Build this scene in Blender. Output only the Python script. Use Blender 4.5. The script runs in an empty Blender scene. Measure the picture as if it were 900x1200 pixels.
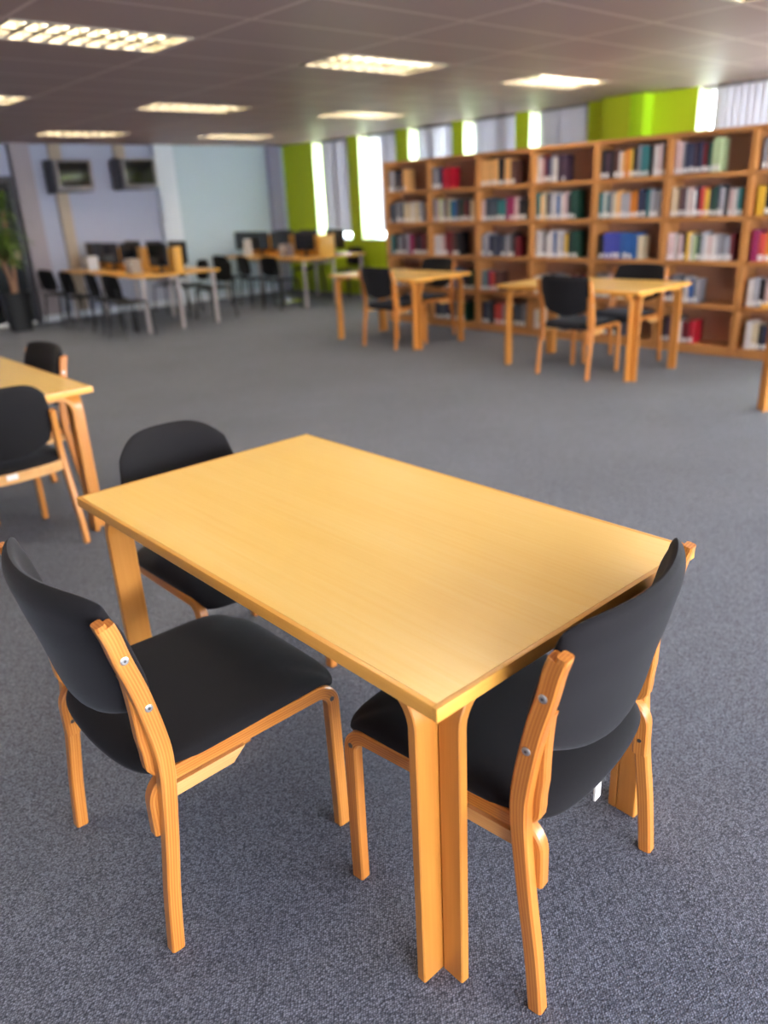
import bpy, bmesh, math, random
from mathutils import Vector, Matrix

rng = random.Random(11)
scn = bpy.context.scene
COL = scn.collection
PI = math.pi

# ------------------------------------------------------------------ helpers
class MB:
    """collects shapes with a 'grain' coordinate (along, thickness, across) and material slots"""
    def __init__(s):
        s.v = []; s.f = []; s.g = []; s.mi = []; s.sm = []
    def add(s, verts, faces, grain=None, mat=0, smooth=False):
        b = len(s.v)
        s.v += [tuple(p) for p in verts]
        s.g += [tuple(p) for p in (grain if grain else verts)]
        for f in faces:
            s.f.append([b + i for i in f]); s.mi.append(mat); s.sm.append(smooth)
    def box(s, x0, x1, y0, y1, z0, z1, mat=0, c=0.0, along=None):
        """box, with chamfered edges when c > 0"""
        if x0 > x1: x0, x1 = x1, x0
        if y0 > y1: y0, y1 = y1, y0
        if z0 > z1: z0, z1 = z1, z0
        lo = (x0, y0, z0); hi = (x1, y1, z1)
        d = [hi[i] - lo[i] for i in range(3)]
        c = min(c, min(d) * 0.45)
        if along is None: along = max(range(3), key=lambda i: d[i])
        oth = [i for i in range(3) if i != along]
        if d[oth[0]] > d[oth[1]]: oth = oth[::-1]
        off = (x0 * 3.1 + y0 * 1.7 + z0 * 2.3)
        gr = lambda p: (p[along] + off, p[oth[0]] - lo[oth[0]], p[oth[1]])
        if c <= 0:
            V = [(x, y, z) for x in (x0, x1) for y in (y0, y1) for z in (z0, z1)]
            F = [(0, 1, 3, 2), (4, 6, 7, 5), (0, 4, 5, 1), (2, 3, 7, 6), (0, 2, 6, 4), (1, 5, 7, 3)]
            s.add(V, F, [gr(p) for p in V], mat); return
        bm = bmesh.new()
        V = [bm.verts.new((x, y, z)) for x in (x0, x1) for y in (y0, y1) for z in (z0, z1)]
        for f in [(0, 1, 3, 2), (4, 6, 7, 5), (0, 4, 5, 1), (2, 3, 7, 6), (0, 2, 6, 4), (1, 5, 7, 3)]:
            bm.faces.new([V[i] for i in f])
        bmesh.ops.bevel(bm, geom=bm.edges[:], offset=c, segments=2, affect='EDGES', profile=0.6)
        bm.verts.index_update()
        vs = [tuple(v.co) for v in bm.verts]
        fs = [[v.index for v in f.verts] for f in bm.faces]
        bm.free()
        s.add(vs, fs, [gr(p) for p in vs], mat)
    def cyl(s, p0, p1, r0, r1=None, n=12, mat=0, caps=True, smooth=True):
        r1 = r0 if r1 is None else r1
        p0 = Vector(p0); p1 = Vector(p1); d = (p1 - p0); L = d.length; d.normalize()
        a = d.orthogonal().normalized(); b = d.cross(a)
        V = []; G = []
        for k, (p, r) in enumerate(((p0, r0), (p1, r1))):
            for i in range(n):
                t = 2 * PI * i / n
                V.append(p + a * (r * math.cos(t)) + b * (r * math.sin(t))); G.append((k * L, math.cos(t) * r, math.sin(t) * r))
        F = [(i, (i + 1) % n, n + (i + 1) % n, n + i) for i in range(n)]
        s.add(V, F, G, mat, smooth)
        if caps:
            s.add([V[i] for i in range(n)], [list(range(n))[::-1]], G[:n], mat)
            s.add([V[n + i] for i in range(n)], [list(range(n))], G[n:], mat)
    def tube(s, pts, r, n=8, mat=0):
        """round tube along a polyline"""
        pts = [Vector(p) for p in pts]
        V = []; G = []; L = 0
        for k, p in enumerate(pts):
            d = (pts[min(k + 1, len(pts) - 1)] - pts[max(k - 1, 0)]).normalized()
            if k: L += (p - pts[k - 1]).length; 
            ref = Vector((0, 0, 1)) if abs(d.z) < 0.9 else Vector((1, 0, 0))
            if k == 0: a = d.cross(ref).normalized()
            else: a = (a - d * a.dot(d)).normalized()
            b = d.cross(a)
            rr = r[k] if isinstance(r, (list, tuple)) else r
            for i in range(n):
                t = 2 * PI * i / n
                V.append(p + a * (rr * math.cos(t)) + b * (rr * math.sin(t))); G.append((L, math.cos(t) * rr, math.sin(t) * rr))
        F = [(k * n + i, k * n + (i + 1) % n, (k + 1) * n + (i + 1) % n, (k + 1) * n + i) for k in range(len(pts) - 1) for i in range(n)]
        F.append(list(range(n))[::-1]); F.append([(len(pts) - 1) * n + i for i in range(n)])
        s.add(V, F, G, mat, True)
    def ribbon(s, pts, th, y0, y1, c=0.003, mat=0, axes='xz', yoff=None):
        """bent plywood strip: pts = centre line in the plane (p, z); th thickness (number or list);
        y0..y1 its extent across; axes 'xz' (strip bends in x-z) or 'yz'"""
        n = len(pts); V = []; G = []; L = 0
        for k in range(n):
            p = Vector(pts[k]).to_3d(); q0 = Vector(pts[max(k - 1, 0)]); q1 = Vector(pts[min(k + 1, n - 1)])
            d = (q1 - q0).normalized(); nr = Vector((-d.y, d.x))
            if k: L += (Vector(pts[k]) - Vector(pts[k - 1])).length
            t = th[k] if isinstance(th, (list, tuple)) else th
            h = t / 2; oy = yoff[k] if yoff else 0.0
            for a, b in ((-h + c, y0), (h - c, y0), (h, y0 + c), (h, y1 - c), (h - c, y1), (-h + c, y1), (-h, y1 - c), (-h, y0 + c)):
                P = Vector(pts[k]) + nr * a
                if axes == 'xz': V.append((P.x, b + oy, P.y))
                else: V.append((b + oy, P.x, P.y))
                G.append((L + y0 * 3.7 + pts[0][0] * 1.3, a + h, b))
        m = 8
        F = [(k * m + i, k * m + (i + 1) % m, (k + 1) * m + (i + 1) % m, (k + 1) * m + i) for k in range(n - 1) for i in range(m)]
        F.append(list(range(m))[::-1]); F.append([(n - 1) * m + i for i in range(m)])
        s.add(V, F, G, mat, True)
    def pillow(s, fn, nu=20, nv=14, mat=0):
        """closed cushion: fn(u, v, side) -> point, u, v in -1..1, side +1 / -1; the two sides meet at the rim"""
        idx = {}; V = []; F = []
        us = [math.sin(PI / 2 * (-1 + 2 * i / nu)) for i in range(nu + 1)]
        vs = [math.sin(PI / 2 * (-1 + 2 * j / nv)) for j in range(nv + 1)]
        def vid(i, j, sd):
            rim = i in (0, nu) or j in (0, nv)
            k = (i, j, 0 if rim else sd)
            if k not in idx:
                idx[k] = len(V); V.append(fn(us[i], vs[j], sd))
            return idx[k]
        for sd in (1, -1):
            for i in range(nu):
                for j in range(nv):
                    q = [vid(i, j, sd), vid(i + 1, j, sd), vid(i + 1, j + 1, sd), vid(i, j + 1, sd)]
                    F.append(q if sd > 0 else q[::-1])
        s.add(V, F, None, mat, True)
    def build(s, name, mats, parent=None, sharp=40):
        me = bpy.data.meshes.new(name)
        me.from_pydata(s.v, [], s.f)
        mats = mats if isinstance(mats, (list, tuple)) else [mats]
        for m in mats: me.materials.append(m)
        me.polygons.foreach_set('material_index', s.mi)
        bm = bmesh.new(); bm.from_mesh(me)
        bmesh.ops.recalc_face_normals(bm, faces=bm.faces[:]); bm.to_mesh(me); bm.free()
        at = me.attributes.new('grain', 'FLOAT_VECTOR', 'POINT')
        at.data.foreach_set('vector', [c for g in s.g for c in g])
        me.polygons.foreach_set('use_smooth', [True] * len(me.polygons))
        me.set_sharp_from_angle(angle=math.radians(sharp))
        o = bpy.data.objects.new(name, me); COL.objects.link(o)
        if parent: o.parent = parent
        return o

def thing(name, label, cat, loc=(0, 0, 0), rz=0, group=None):
    o = bpy.data.objects.new(name, None); COL.objects.link(o)
    o.empty_display_size = 0.1
    o.location = loc; o.rotation_euler = (0, 0, rz)
    o['label'] = label; o['category'] = cat
    if group: o['group'] = group
    return o
def tag(o, label, cat, group=None):
    o['label'] = label; o['category'] = cat
    if group: o['group'] = group
    return o
def struct(o):
    o['kind'] = 'structure'; return o
def dup(src, loc, rz, label, group=None):
    r = src.copy(); COL.objects.link(r); r.location = loc; r.rotation_euler = (0, 0, rz); r['label'] = label
    if group: r['group'] = group
    for ch in list(src.children):
        c = ch.copy(); COL.objects.link(c); c.parent = r
        for g in list(ch.children):
            d = g.copy(); COL.objects.link(d); d.parent = c
    return r
def catmull(P, m=6):
    out = []
    for i in range(len(P) - 1):
        p0 = P[max(i - 1, 0)]; p1 = P[i]; p2 = P[i + 1]; p3 = P[min(i + 2, len(P) - 1)]
        for k in range(m):
            t = k / m
            out.append(tuple(0.5 * (2 * p1[j] + (p2[j] - p0[j]) * t + (2 * p0[j] - 5 * p1[j] + 4 * p2[j] - p3[j]) * t * t
                             + (3 * p1[j] - p0[j] - 3 * p2[j] + p3[j]) * t ** 3) for j in range(len(p1))))
    out.append(tuple(P[-1])); return out
def arc(cx, cz, r, a0, a1, n=8):
    return [(cx + r * math.cos(math.radians(a0 + (a1 - a0) * i / n)), cz + r * math.sin(math.radians(a0 + (a1 - a0) * i / n))) for i in range(n + 1)]
def lerp_tab(tab, z):
    if z <= tab[0][0]: return tab[0][1]
    for (z0, x0), (z1, x1) in zip(tab, tab[1:]):
        if z <= z1: return x0 + (x1 - x0) * (z - z0) / (z1 - z0)
    return tab[-1][1]

# ------------------------------------------------------------------ materials
def lin(r, g, b):
    f = lambda c: (c / 12.92 if c <= 0.04045 else ((c + 0.055) / 1.055) ** 2.4)
    return (f(r / 255), f(g / 255), f(b / 255), 1.0)
def newmat(name):
    m = bpy.data.materials.new(name); m.use_nodes = True
    nt = m.node_tree; b = nt.nodes['Principled BSDF']
    return m, nt, b
def N(nt, t, **kw):
    n = nt.nodes.new(t)
    for k, v in kw.items(): setattr(n, k, v)
    return n
def plain(name, col, rough=0.5, metal=0.0, spec=0.5, var=0.06, scale=8.0, bump=0.0, bscale=60):
    """procedural paint / plastic / metal with slight mottling"""
    m, nt, b = newmat(name)
    tc = N(nt, 'ShaderNodeTexCoord'); no = N(nt, 'ShaderNodeTexNoise')
    no.inputs['Scale'].default_value = scale; no.inputs['Detail'].default_value = 3
    nt.links.new(tc.outputs['Object'], no.inputs['Vector'])
    mx = N(nt, 'ShaderNodeMix', data_type='RGBA')
    mx.inputs[6].default_value = tuple(c * (1 - var) for c in col[:3]) + (1,)
    mx.inputs[7].default_value = tuple(min(1, c * (1 + var)) for c in col[:3]) + (1,)
    nt.links.new(no.outputs['Fac'], mx.inputs[0]); nt.links.new(mx.outputs[2], b.inputs['Base Color'])
    b.inputs['Roughness'].default_value = rough; b.inputs['Metallic'].default_value = metal
    b.inputs['Specular IOR Level'].default_value = spec
    if bump:
        n2 = N(nt, 'ShaderNodeTexNoise'); n2.inputs['Scale'].default_value = bscale
        nt.links.new(tc.outputs['Object'], n2.inputs['Vector'])
        bp = N(nt, 'ShaderNodeBump'); bp.inputs['Strength'].default_value = bump; bp.inputs['Distance'].default_value = 0.002
        nt.links.new(n2.outputs['Fac'], bp.inputs['Height']); nt.links.new(bp.outputs['Normal'], b.inputs['Normal'])
    return m
def wood(name, c_dark, c_mid, c_light, rough=0.35, coat=0.3, ply=0.0, fine=90, contrast=1.0, coat_rough=0.2):
    """varnished wood; grain runs along the 'grain' attribute's x, laminations across its y"""
    m, nt, b = newmat(name)
    at = N(nt, 'ShaderNodeAttribute', attribute_name='grain', attribute_type='GEOMETRY')
    mp = N(nt, 'ShaderNodeMapping'); mp.inputs['Scale'].default_value = (2.2, fine, fine)
    nt.links.new(at.outputs['Vector'], mp.inputs['Vector'])
    no = N(nt, 'ShaderNodeTexNoise'); no.inputs['Scale'].default_value = 1.0; no.inputs['Detail'].default_value = 4; no.inputs['Roughness'].default_value = 0.6
    nt.links.new(mp.outputs['Vector'], no.inputs['Vector'])
    mp2 = N(nt, 'ShaderNodeMapping'); mp2.inputs['Scale'].default_value = (0.9, 7, 7)
    nt.links.new(at.outputs['Vector'], mp2.inputs['Vector'])
    n2 = N(nt, 'ShaderNodeTexNoise'); n2.inputs['Scale'].default_value = 1.0; n2.inputs['Detail'].default_value = 3; n2.inputs['Distortion'].default_value = 0.6
    nt.links.new(mp2.outputs['Vector'], n2.inputs['Vector'])
    ad = N(nt, 'ShaderNodeMath', operation='MULTIPLY_ADD'); ad.inputs[1].default_value = 0.55
    nt.links.new(no.outputs['Fac'], ad.inputs[0])
    ml = N(nt, 'ShaderNodeMath', operation='MULTIPLY'); ml.inputs[1].default_value = 0.45
    nt.links.new(n2.outputs['Fac'], ml.inputs[0]); nt.links.new(ml.outputs[0], ad.inputs[2])
    fac = ad.outputs[0]
    if ply > 0:
        sx = N(nt, 'ShaderNodeSeparateXYZ'); nt.links.new(at.outputs['Vector'], sx.inputs[0])
        mu = N(nt, 'ShaderNodeMath', operation='MULTIPLY'); mu.inputs[1].default_value = 2 * PI / 0.0062
        nt.links.new(sx.outputs['Y'], mu.inputs[0])
        sn = N(nt, 'ShaderNodeMath', operation='SINE'); nt.links.new(mu.outputs[0], sn.inputs[0])
        a2 = N(nt, 'ShaderNodeMath', operation='MULTIPLY_ADD'); a2.inputs[1].default_value = ply
        nt.links.new(sn.outputs[0], a2.inputs[0]); nt.links.new(fac, a2.inputs[2]); fac = a2.outputs[0]
    cr = N(nt, 'ShaderNodeValToRGB')
    w = 0.22 / contrast
    cr.color_ramp.elements[0].position = max(0, 0.5 - w); cr.color_ramp.elements[0].color = c_dark
    cr.color_ramp.elements[1].position = min(1, 0.5 + w); cr.color_ramp.elements[1].color = c_light
    e = cr.color_ramp.elements.new(0.5); e.color = c_mid
    nt.links.new(fac, cr.inputs[0]); nt.links.new(cr.outputs[0], b.inputs['Base Color'])
    b.inputs['Roughness'].default_value = rough
    b.inputs['Coat Weight'].default_value = coat; b.inputs['Coat Roughness'].default_value = coat_rough
    bp = N(nt, 'ShaderNodeBump'); bp.inputs['Strength'].default_value = 0.08; bp.inputs['Distance'].default_value = 0.001
    nt.links.new(no.outputs['Fac'], bp.inputs['Height']); nt.links.new(bp.outputs['Normal'], b.inputs['Normal'])
    return m
def fabric(name, c0, c1, scale=900, rough=0.9, sheen=0.25):
    m, nt, b = newmat(name)
    tc = N(nt, 'ShaderNodeTexCoord'); vo = N(nt, 'ShaderNodeTexNoise'); vo.inputs['Scale'].default_value = scale; vo.inputs['Detail'].default_value = 1
    nt.links.new(tc.outputs['Object'], vo.inputs['Vector'])
    mx = N(nt, 'ShaderNodeMix', data_type='RGBA'); mx.inputs[6].default_value = c0; mx.inputs[7].default_value = c1
    nt.links.new(vo.outputs['Fac'], mx.inputs[0]); nt.links.new(mx.outputs[2], b.inputs['Base Color'])
    b.inputs['Roughness'].default_value = rough; b.inputs['Sheen Weight'].default_value = sheen; b.inputs['Sheen Roughness'].default_value = 0.4
    b.inputs['Sheen Tint'].default_value = (0.75, 0.78, 0.9, 1)
    b.inputs['Specular IOR Level'].default_value = 0.2
    bp = N(nt, 'ShaderNodeBump'); bp.inputs['Strength'].default_value = 0.35; bp.inputs['Distance'].default_value = 0.001
    nt.links.new(vo.outputs['Fac'], bp.inputs['Height']); nt.links.new(bp.outputs['Normal'], b.inputs['Normal'])
    return m
def emis(name, col, strength):
    m = bpy.data.materials.new(name); m.use_nodes = True; nt = m.node_tree
    nt.nodes.clear(); e = N(nt, 'ShaderNodeEmission'); e.inputs[0].default_value = col; e.inputs[1].default_value = strength
    o = N(nt, 'ShaderNodeOutputMaterial'); nt.links.new(e.outputs[0], o.inputs[0]); return m

M = {}
M['top'] = wood('tabletop_veneer', lin(246, 198, 104), lin(250, 209, 122), lin(252, 217, 138), rough=0.36, coat=0.6, fine=120, contrast=0.75, coat_rough=0.25)
M['lip'] = wood('table_edge_wood', lin(212, 146, 58), lin(226, 162, 72), lin(235, 176, 88), rough=0.4, coat=0.3, fine=90, contrast=0.8)
M['leg'] = wood('bent_leg_wood', lin(178, 110, 42), lin(197, 129, 55), lin(209, 145, 70), rough=0.38, coat=0.35, fine=70, contrast=0.8, ply=0.05)
M['chairwood'] = wood('bent_chair_plywood', lin(172, 98, 36), lin(198, 125, 54), lin(217, 149, 78), rough=0.33, coat=0.4, fine=60, contrast=1.0, ply=0.10)
M['chairpale'] = wood('pale_chair_wood', lin(200, 142, 82), lin(216, 162, 100), lin(228, 180, 122), rough=0.4, coat=0.25, fine=60, contrast=0.8, ply=0.04)
M['shelf'] = wood('bookcase_wood', lin(164, 108, 58), lin(184, 126, 72), lin(198, 142, 86), rough=0.42, coat=0.15, fine=60, contrast=0.8)
M['shelfback'] = wood('bookcase_back_wood', lin(168, 120, 94), lin(180, 130, 102), lin(190, 140, 110), rough=0.5, coat=0.1, fine=50, contrast=0.6)
M['deskwood'] = wood('desk_beech', lin(196, 138, 50), lin(212, 154, 64), lin(224, 170, 80), rough=0.4, coat=0.2, fine=60, contrast=0.7)
M['fabric'] = fabric('charcoal_chair_fabric', lin(13, 12, 14), lin(33, 31, 35), sheen=0.12)
M['steel'] = plain('bolt_steel', (0.62, 0.62, 0.62, 1), rough=0.45, metal=1.0)
M['screw'] = plain('dark_screw_steel', (0.2, 0.19, 0.19, 1), rough=0.35, metal=1.0)
M['white'] = plain('white_label', lin(232, 230, 228), rough=0.6, var=0.03)
M['blackplastic'] = plain('black_plastic', lin(24, 24, 27), rough=0.5)
M['shell'] = plain('black_chair_shell', lin(15, 15, 17), rough=0.7, spec=0.2)
M['screen'] = plain('dark_screen_glass', lin(14, 14, 18), rough=0.12, spec=0.6)
M['greyplastic'] = plain('grey_tv_plastic', lin(120, 114, 118), rough=0.5)
M['darkgrey'] = plain('dark_grey_plastic', lin(52, 52, 60), rough=0.5)
M['silver'] = plain('silver_leg_metal', lin(176, 166, 166), rough=0.4, metal=0.3)
M['chrome'] = plain('chrome', (0.8, 0.8, 0.82, 1), rough=0.12, metal=1.0)
M['blackmetal'] = plain('black_metal', lin(22, 22, 24), rough=0.4, metal=0.4)
M['wallgrey'] = plain('lavender_grey_paint', lin(154, 158, 180), rough=0.75, var=0.02, scale=2)
M['wallpale'] = plain('pale_grey_panel_paint', lin(170, 186, 198), rough=0.6, var=0.02, scale=2)
M['walllil'] = plain('lilac_grey_paint', lin(144, 144, 172), rough=0.7, var=0.02, scale=2)
M['walldark'] = plain('dim_grey_paint', lin(140, 132, 140), rough=0.75, var=0.02, scale=2)
M['wallwhite'] = plain('off_white_paint', lin(196, 202, 213), rough=0.7, var=0.02, scale=2)
M['beige'] = plain('beige_trunking', lin(158, 142, 126), rough=0.5, var=0.03)
M['green'] = plain('lime_green_paint', lin(188, 214, 28), rough=0.6, var=0.03, scale=1.5)
M['olive'] = plain('olive_green_paint', lin(168, 184, 26), rough=0.6, var=0.03, scale=1.5)
M['limebright'] = plain('bright_lime_green', lin(172, 220, 28), rough=0.5, var=0.03, scale=1.5)
M['reveal'] = plain('daylit_pale_green_reveal', lin(222, 240, 178), rough=0.5, var=0.02)  # daylight glare and green bounce are put into this pale colour
M['frame'] = plain('white_window_frame', lin(225, 228, 230), rough=0.4, var=0.02)
M['darkglass'] = plain('dark_door_glass', lin(36, 40, 46), rough=0.2)
M['pot'] = plain('black_planter', lin(20, 20, 22), rough=0.45)
M['soil'] = plain('soil', lin(50, 38, 30), rough=0.95, bump=0.5)
M['stem'] = plain('plant_stem', lin(150, 112, 88), rough=0.8, var=0.2, scale=30)
M['fixture'] = plain('light_fixture_metal', lin(150, 140, 128), rough=0.45, metal=0.0)
M['alu'] = plain('louvre_aluminium', (0.42, 0.40, 0.38, 1), rough=0.3, metal=1.0)
M['louvre'] = plain('louvre_grey', lin(92, 86, 72), rough=0.45)
M['reflector'] = plain('light_reflector_white', lin(235, 232, 222), rough=0.4)
M['pages'] = plain('book_pages', lin(214, 204, 184), rough=0.9, var=0.08, scale=200)
M['glint_metal'] = plain('polished_glint_metal', (0.75, 0.78, 0.8, 1), rough=0.2, metal=1.0)

# leaf
def mk_leaf():
    m, nt, b = newmat('plant_leaf')
    at = N(nt, 'ShaderNodeAttribute', attribute_name='grain', attribute_type='GEOMETRY')
    no = N(nt, 'ShaderNodeTexNoise'); no.inputs['Scale'].default_value = 6
    nt.links.new(at.outputs['Vector'], no.inputs['Vector'])
    mx = N(nt, 'ShaderNodeMix', data_type='RGBA'); mx.inputs[6].default_value = lin(44, 70, 22); mx.inputs[7].default_value = lin(104, 132, 48)
    nt.links.new(no.outputs['Fac'], mx.inputs[0]); nt.links.new(mx.outputs[2], b.inputs['Base Color'])
    b.inputs['Roughness'].default_value = 0.45
    return m
M['leaf'] = mk_leaf()

def mk_carpet():
    m, nt, b = newmat('blue_grey_carpet')
    tc = N(nt, 'ShaderNodeTexCoord')
    vo = N(nt, 'ShaderNodeTexVoronoi'); vo.inputs['Scale'].default_value = 180; vo.inputs['Randomness'].default_value = 0.6
    mp = N(nt, 'ShaderNodeMapping'); mp.inputs['Rotation'].default_value = (0, 0, 0.5); mp.inputs['Scale'].default_value = (1, 1.5, 1)
    nt.links.new(tc.outputs['Object'], mp.inputs['Vector']); nt.links.new(mp.outputs['Vector'], vo.inputs['Vector'])
    no = N(nt, 'ShaderNodeTexNoise'); no.inputs['Scale'].default_value = 1.1; no.inputs['Detail'].default_value = 5
    nt.links.new(tc.outputs['Object'], no.inputs['Vector'])
    n3 = N(nt, 'ShaderNodeTexNoise'); n3.inputs['Scale'].default_value = 45; n3.inputs['Detail'].default_value = 3
    nt.links.new(tc.outputs['Object'], n3.inputs['Vector'])
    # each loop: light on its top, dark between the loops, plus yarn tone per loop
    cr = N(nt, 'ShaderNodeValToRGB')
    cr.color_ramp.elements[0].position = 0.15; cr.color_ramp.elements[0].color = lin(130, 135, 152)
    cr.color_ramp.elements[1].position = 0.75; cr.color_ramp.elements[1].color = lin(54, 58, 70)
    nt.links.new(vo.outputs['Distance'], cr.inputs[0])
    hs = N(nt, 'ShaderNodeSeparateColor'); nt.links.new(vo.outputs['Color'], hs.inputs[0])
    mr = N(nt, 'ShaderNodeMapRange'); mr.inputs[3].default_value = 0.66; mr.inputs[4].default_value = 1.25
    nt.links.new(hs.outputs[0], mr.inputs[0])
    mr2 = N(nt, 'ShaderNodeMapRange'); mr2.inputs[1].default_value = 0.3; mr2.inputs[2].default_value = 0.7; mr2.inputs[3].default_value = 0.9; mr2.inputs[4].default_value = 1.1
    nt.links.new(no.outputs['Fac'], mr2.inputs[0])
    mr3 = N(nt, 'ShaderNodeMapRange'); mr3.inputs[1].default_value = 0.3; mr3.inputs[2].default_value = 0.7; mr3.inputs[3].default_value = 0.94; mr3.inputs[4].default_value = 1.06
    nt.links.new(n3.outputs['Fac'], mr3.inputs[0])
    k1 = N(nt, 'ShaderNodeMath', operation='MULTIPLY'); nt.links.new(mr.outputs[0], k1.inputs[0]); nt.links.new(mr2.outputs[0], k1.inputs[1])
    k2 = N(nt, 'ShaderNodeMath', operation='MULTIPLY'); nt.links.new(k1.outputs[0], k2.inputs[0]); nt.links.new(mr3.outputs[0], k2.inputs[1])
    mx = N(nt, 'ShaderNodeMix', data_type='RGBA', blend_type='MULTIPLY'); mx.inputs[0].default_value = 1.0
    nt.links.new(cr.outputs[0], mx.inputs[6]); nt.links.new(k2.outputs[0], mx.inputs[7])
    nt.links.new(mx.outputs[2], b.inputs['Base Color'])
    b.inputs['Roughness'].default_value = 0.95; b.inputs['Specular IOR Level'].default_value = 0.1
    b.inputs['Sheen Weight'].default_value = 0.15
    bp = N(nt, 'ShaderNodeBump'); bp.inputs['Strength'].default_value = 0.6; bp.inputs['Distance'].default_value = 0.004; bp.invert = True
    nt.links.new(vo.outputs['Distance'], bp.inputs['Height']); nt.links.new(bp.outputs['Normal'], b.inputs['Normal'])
    return m
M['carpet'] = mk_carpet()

GX, GY, ZC = 4.22, 5.0, 2.53          # ceiling grid origin and height
def mk_ceiling():
    """mineral-fibre tiles 1.2 x 0.6 m in a metal grid"""
    m, nt, b = newmat('ceiling_tiles')
    tc = N(nt, 'ShaderNodeTexCoord'); sx = N(nt, 'ShaderNodeSeparateXYZ'); nt.links.new(tc.outputs['Object'], sx.inputs[0])
    facs = []
    for ax, o, per, w in (('X', GX, 1.2, 0.014), ('Y', GY, 0.6, 0.014)):
        a = N(nt, 'ShaderNodeMath', operation='SUBTRACT'); a.inputs[1].default_value = o - per / 2
        nt.links.new(sx.outputs[ax], a.inputs[0])
        md = N(nt, 'ShaderNodeMath', operation='FLOORED_MODULO'); md.inputs[1].default_value = per; nt.links.new(a.outputs[0], md.inputs[0])
        s2 = N(nt, 'ShaderNodeMath', operation='SUBTRACT'); s2.inputs[1].default_value = per / 2; nt.links.new(md.outputs[0], s2.inputs[0])
        ab = N(nt, 'ShaderNodeMath', operation='ABSOLUTE'); nt.links.new(s2.outputs[0], ab.inputs[0])
        lt = N(nt, 'ShaderNodeMath', operation='LESS_THAN'); lt.inputs[1].default_value = w; nt.links.new(ab.outputs[0], lt.inputs[0])
        facs.append(lt)
    mxm = N(nt, 'ShaderNodeMath', operation='MAXIMUM'); nt.links.new(facs[0].outputs[0], mxm.inputs[0]); nt.links.new(facs[1].outputs[0], mxm.inputs[1])
    # plain plaster margin along the windows carries no grid
    gt = N(nt, 'ShaderNodeMath', operation='LESS_THAN'); gt.inputs[1].default_value = 8.25; nt.links.new(sx.outputs['X'], gt.inputs[0])
    mm = N(nt, 'ShaderNodeMath', operation='MULTIPLY'); nt.links.new(mxm.outputs[0], mm.inputs[0]); nt.links.new(gt.outputs[0], mm.inputs[1])
    no = N(nt, 'ShaderNodeTexNoise'); no.inputs['Scale'].default_value = 120; no.inputs['Detail'].default_value = 3
    nt.links.new(tc.outputs['Object'], no.inputs['Vector'])
    c1 = N(nt, 'ShaderNodeMix', data_type='RGBA'); c1.inputs[6].default_value = lin(138, 115, 114); c1.inputs[7].default_value = lin(150, 126, 125)
    nt.links.new(no.outputs['Fac'], c1.inputs[0])
    c2 = N(nt, 'ShaderNodeMix', data_type='RGBA'); c2.inputs[7].default_value = lin(182, 158, 156)
    nt.links.new(mm.outputs[0], c2.inputs[0]); nt.links.new(c1.outputs[2], c2.inputs[6]); nt.links.new(c2.outputs[2], b.inputs['Base Color'])
    b.inputs['Roughness'].default_value = 0.55
    bp = N(nt, 'ShaderNodeBump'); bp.inputs['Strength'].default_value = 0.3; bp.inputs['Distance'].default_value = 0.004
    nt.links.new(mm.outputs[0], bp.inputs['Height']); nt.links.new(bp.outputs['Normal'], b.inputs['Normal'])
    return m
M['ceiling'] = mk_ceiling()

def mk_blind():
    m, nt, b = newmat('blind_fabric')
    b.inputs['Base Color'].default_value = lin(206, 206, 214); b.inputs['Roughness'].default_value = 0.8
    tr = N(nt, 'ShaderNodeBsdfTranslucent'); tr.inputs[0].default_value = lin(214, 214, 226)
    tc = N(nt, 'ShaderNodeTexCoord'); no = N(nt, 'ShaderNodeTexNoise'); no.inputs['Scale'].default_value = 400
    nt.links.new(tc.outputs['Object'], no.inputs['Vector'])
    mr = N(nt, 'ShaderNodeMapRange'); mr.inputs[3].default_value = 0.06; mr.inputs[4].default_value = 0.11; nt.links.new(no.outputs['Fac'], mr.inputs[0])
    ms = N(nt, 'ShaderNodeMixShader'); nt.links.new(mr.outputs[0], ms.inputs[0])
    nt.links.new(b.outputs[0], ms.inputs[1]); nt.links.new(tr.outputs[0], ms.inputs[2])
    nt.links.new(ms.outputs[0], nt.nodes['Material Output'].inputs[0]); return m
M['blind'] = mk_blind()
def mk_glass():
    m = bpy.data.materials.new('window_glass'); m.use_nodes = True; nt = m.node_tree; nt.nodes.clear()
    t = N(nt, 'ShaderNodeBsdfTransparent'); t.inputs[0].default_value = (0.93, 0.96, 0.95, 1)
    g = N(nt, 'ShaderNodeBsdfGlossy'); g.inputs['Roughness'].default_value = 0.02
    lw_ = N(nt, 'ShaderNodeLayerWeight'); pw_ = N(nt, 'ShaderNodeMath', operation='POWER'); pw_.inputs[1].default_value = 5.0
    nt.links.new(lw_.outputs['Facing'], pw_.inputs[0])
    fr = N(nt, 'ShaderNodeMath', operation='MULTIPLY_ADD'); fr.inputs[1].default_value = 0.9; fr.inputs[2].default_value = 0.04
    nt.links.new(pw_.outputs[0], fr.inputs[0])
    tc = N(nt, 'ShaderNodeTexCoord'); no = N(nt, 'ShaderNodeTexNoise'); no.inputs['Scale'].default_value = 3
    nt.links.new(tc.outputs['Object'], no.inputs['Vector'])
    bp = N(nt, 'ShaderNodeBump'); bp.inputs['Strength'].default_value = 0.02; nt.links.new(no.outputs['Fac'], bp.inputs['Height'])
    nt.links.new(bp.outputs['Normal'], g.inputs['Normal'])
    ms = N(nt, 'ShaderNodeMixShader'); nt.links.new(fr.outputs[0], ms.inputs[0]); nt.links.new(t.outputs[0], ms.inputs[1]); nt.links.new(g.outputs[0], ms.inputs[2])
    o = N(nt, 'ShaderNodeOutputMaterial'); nt.links.new(ms.outputs[0], o.inputs[0]); return m
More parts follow.
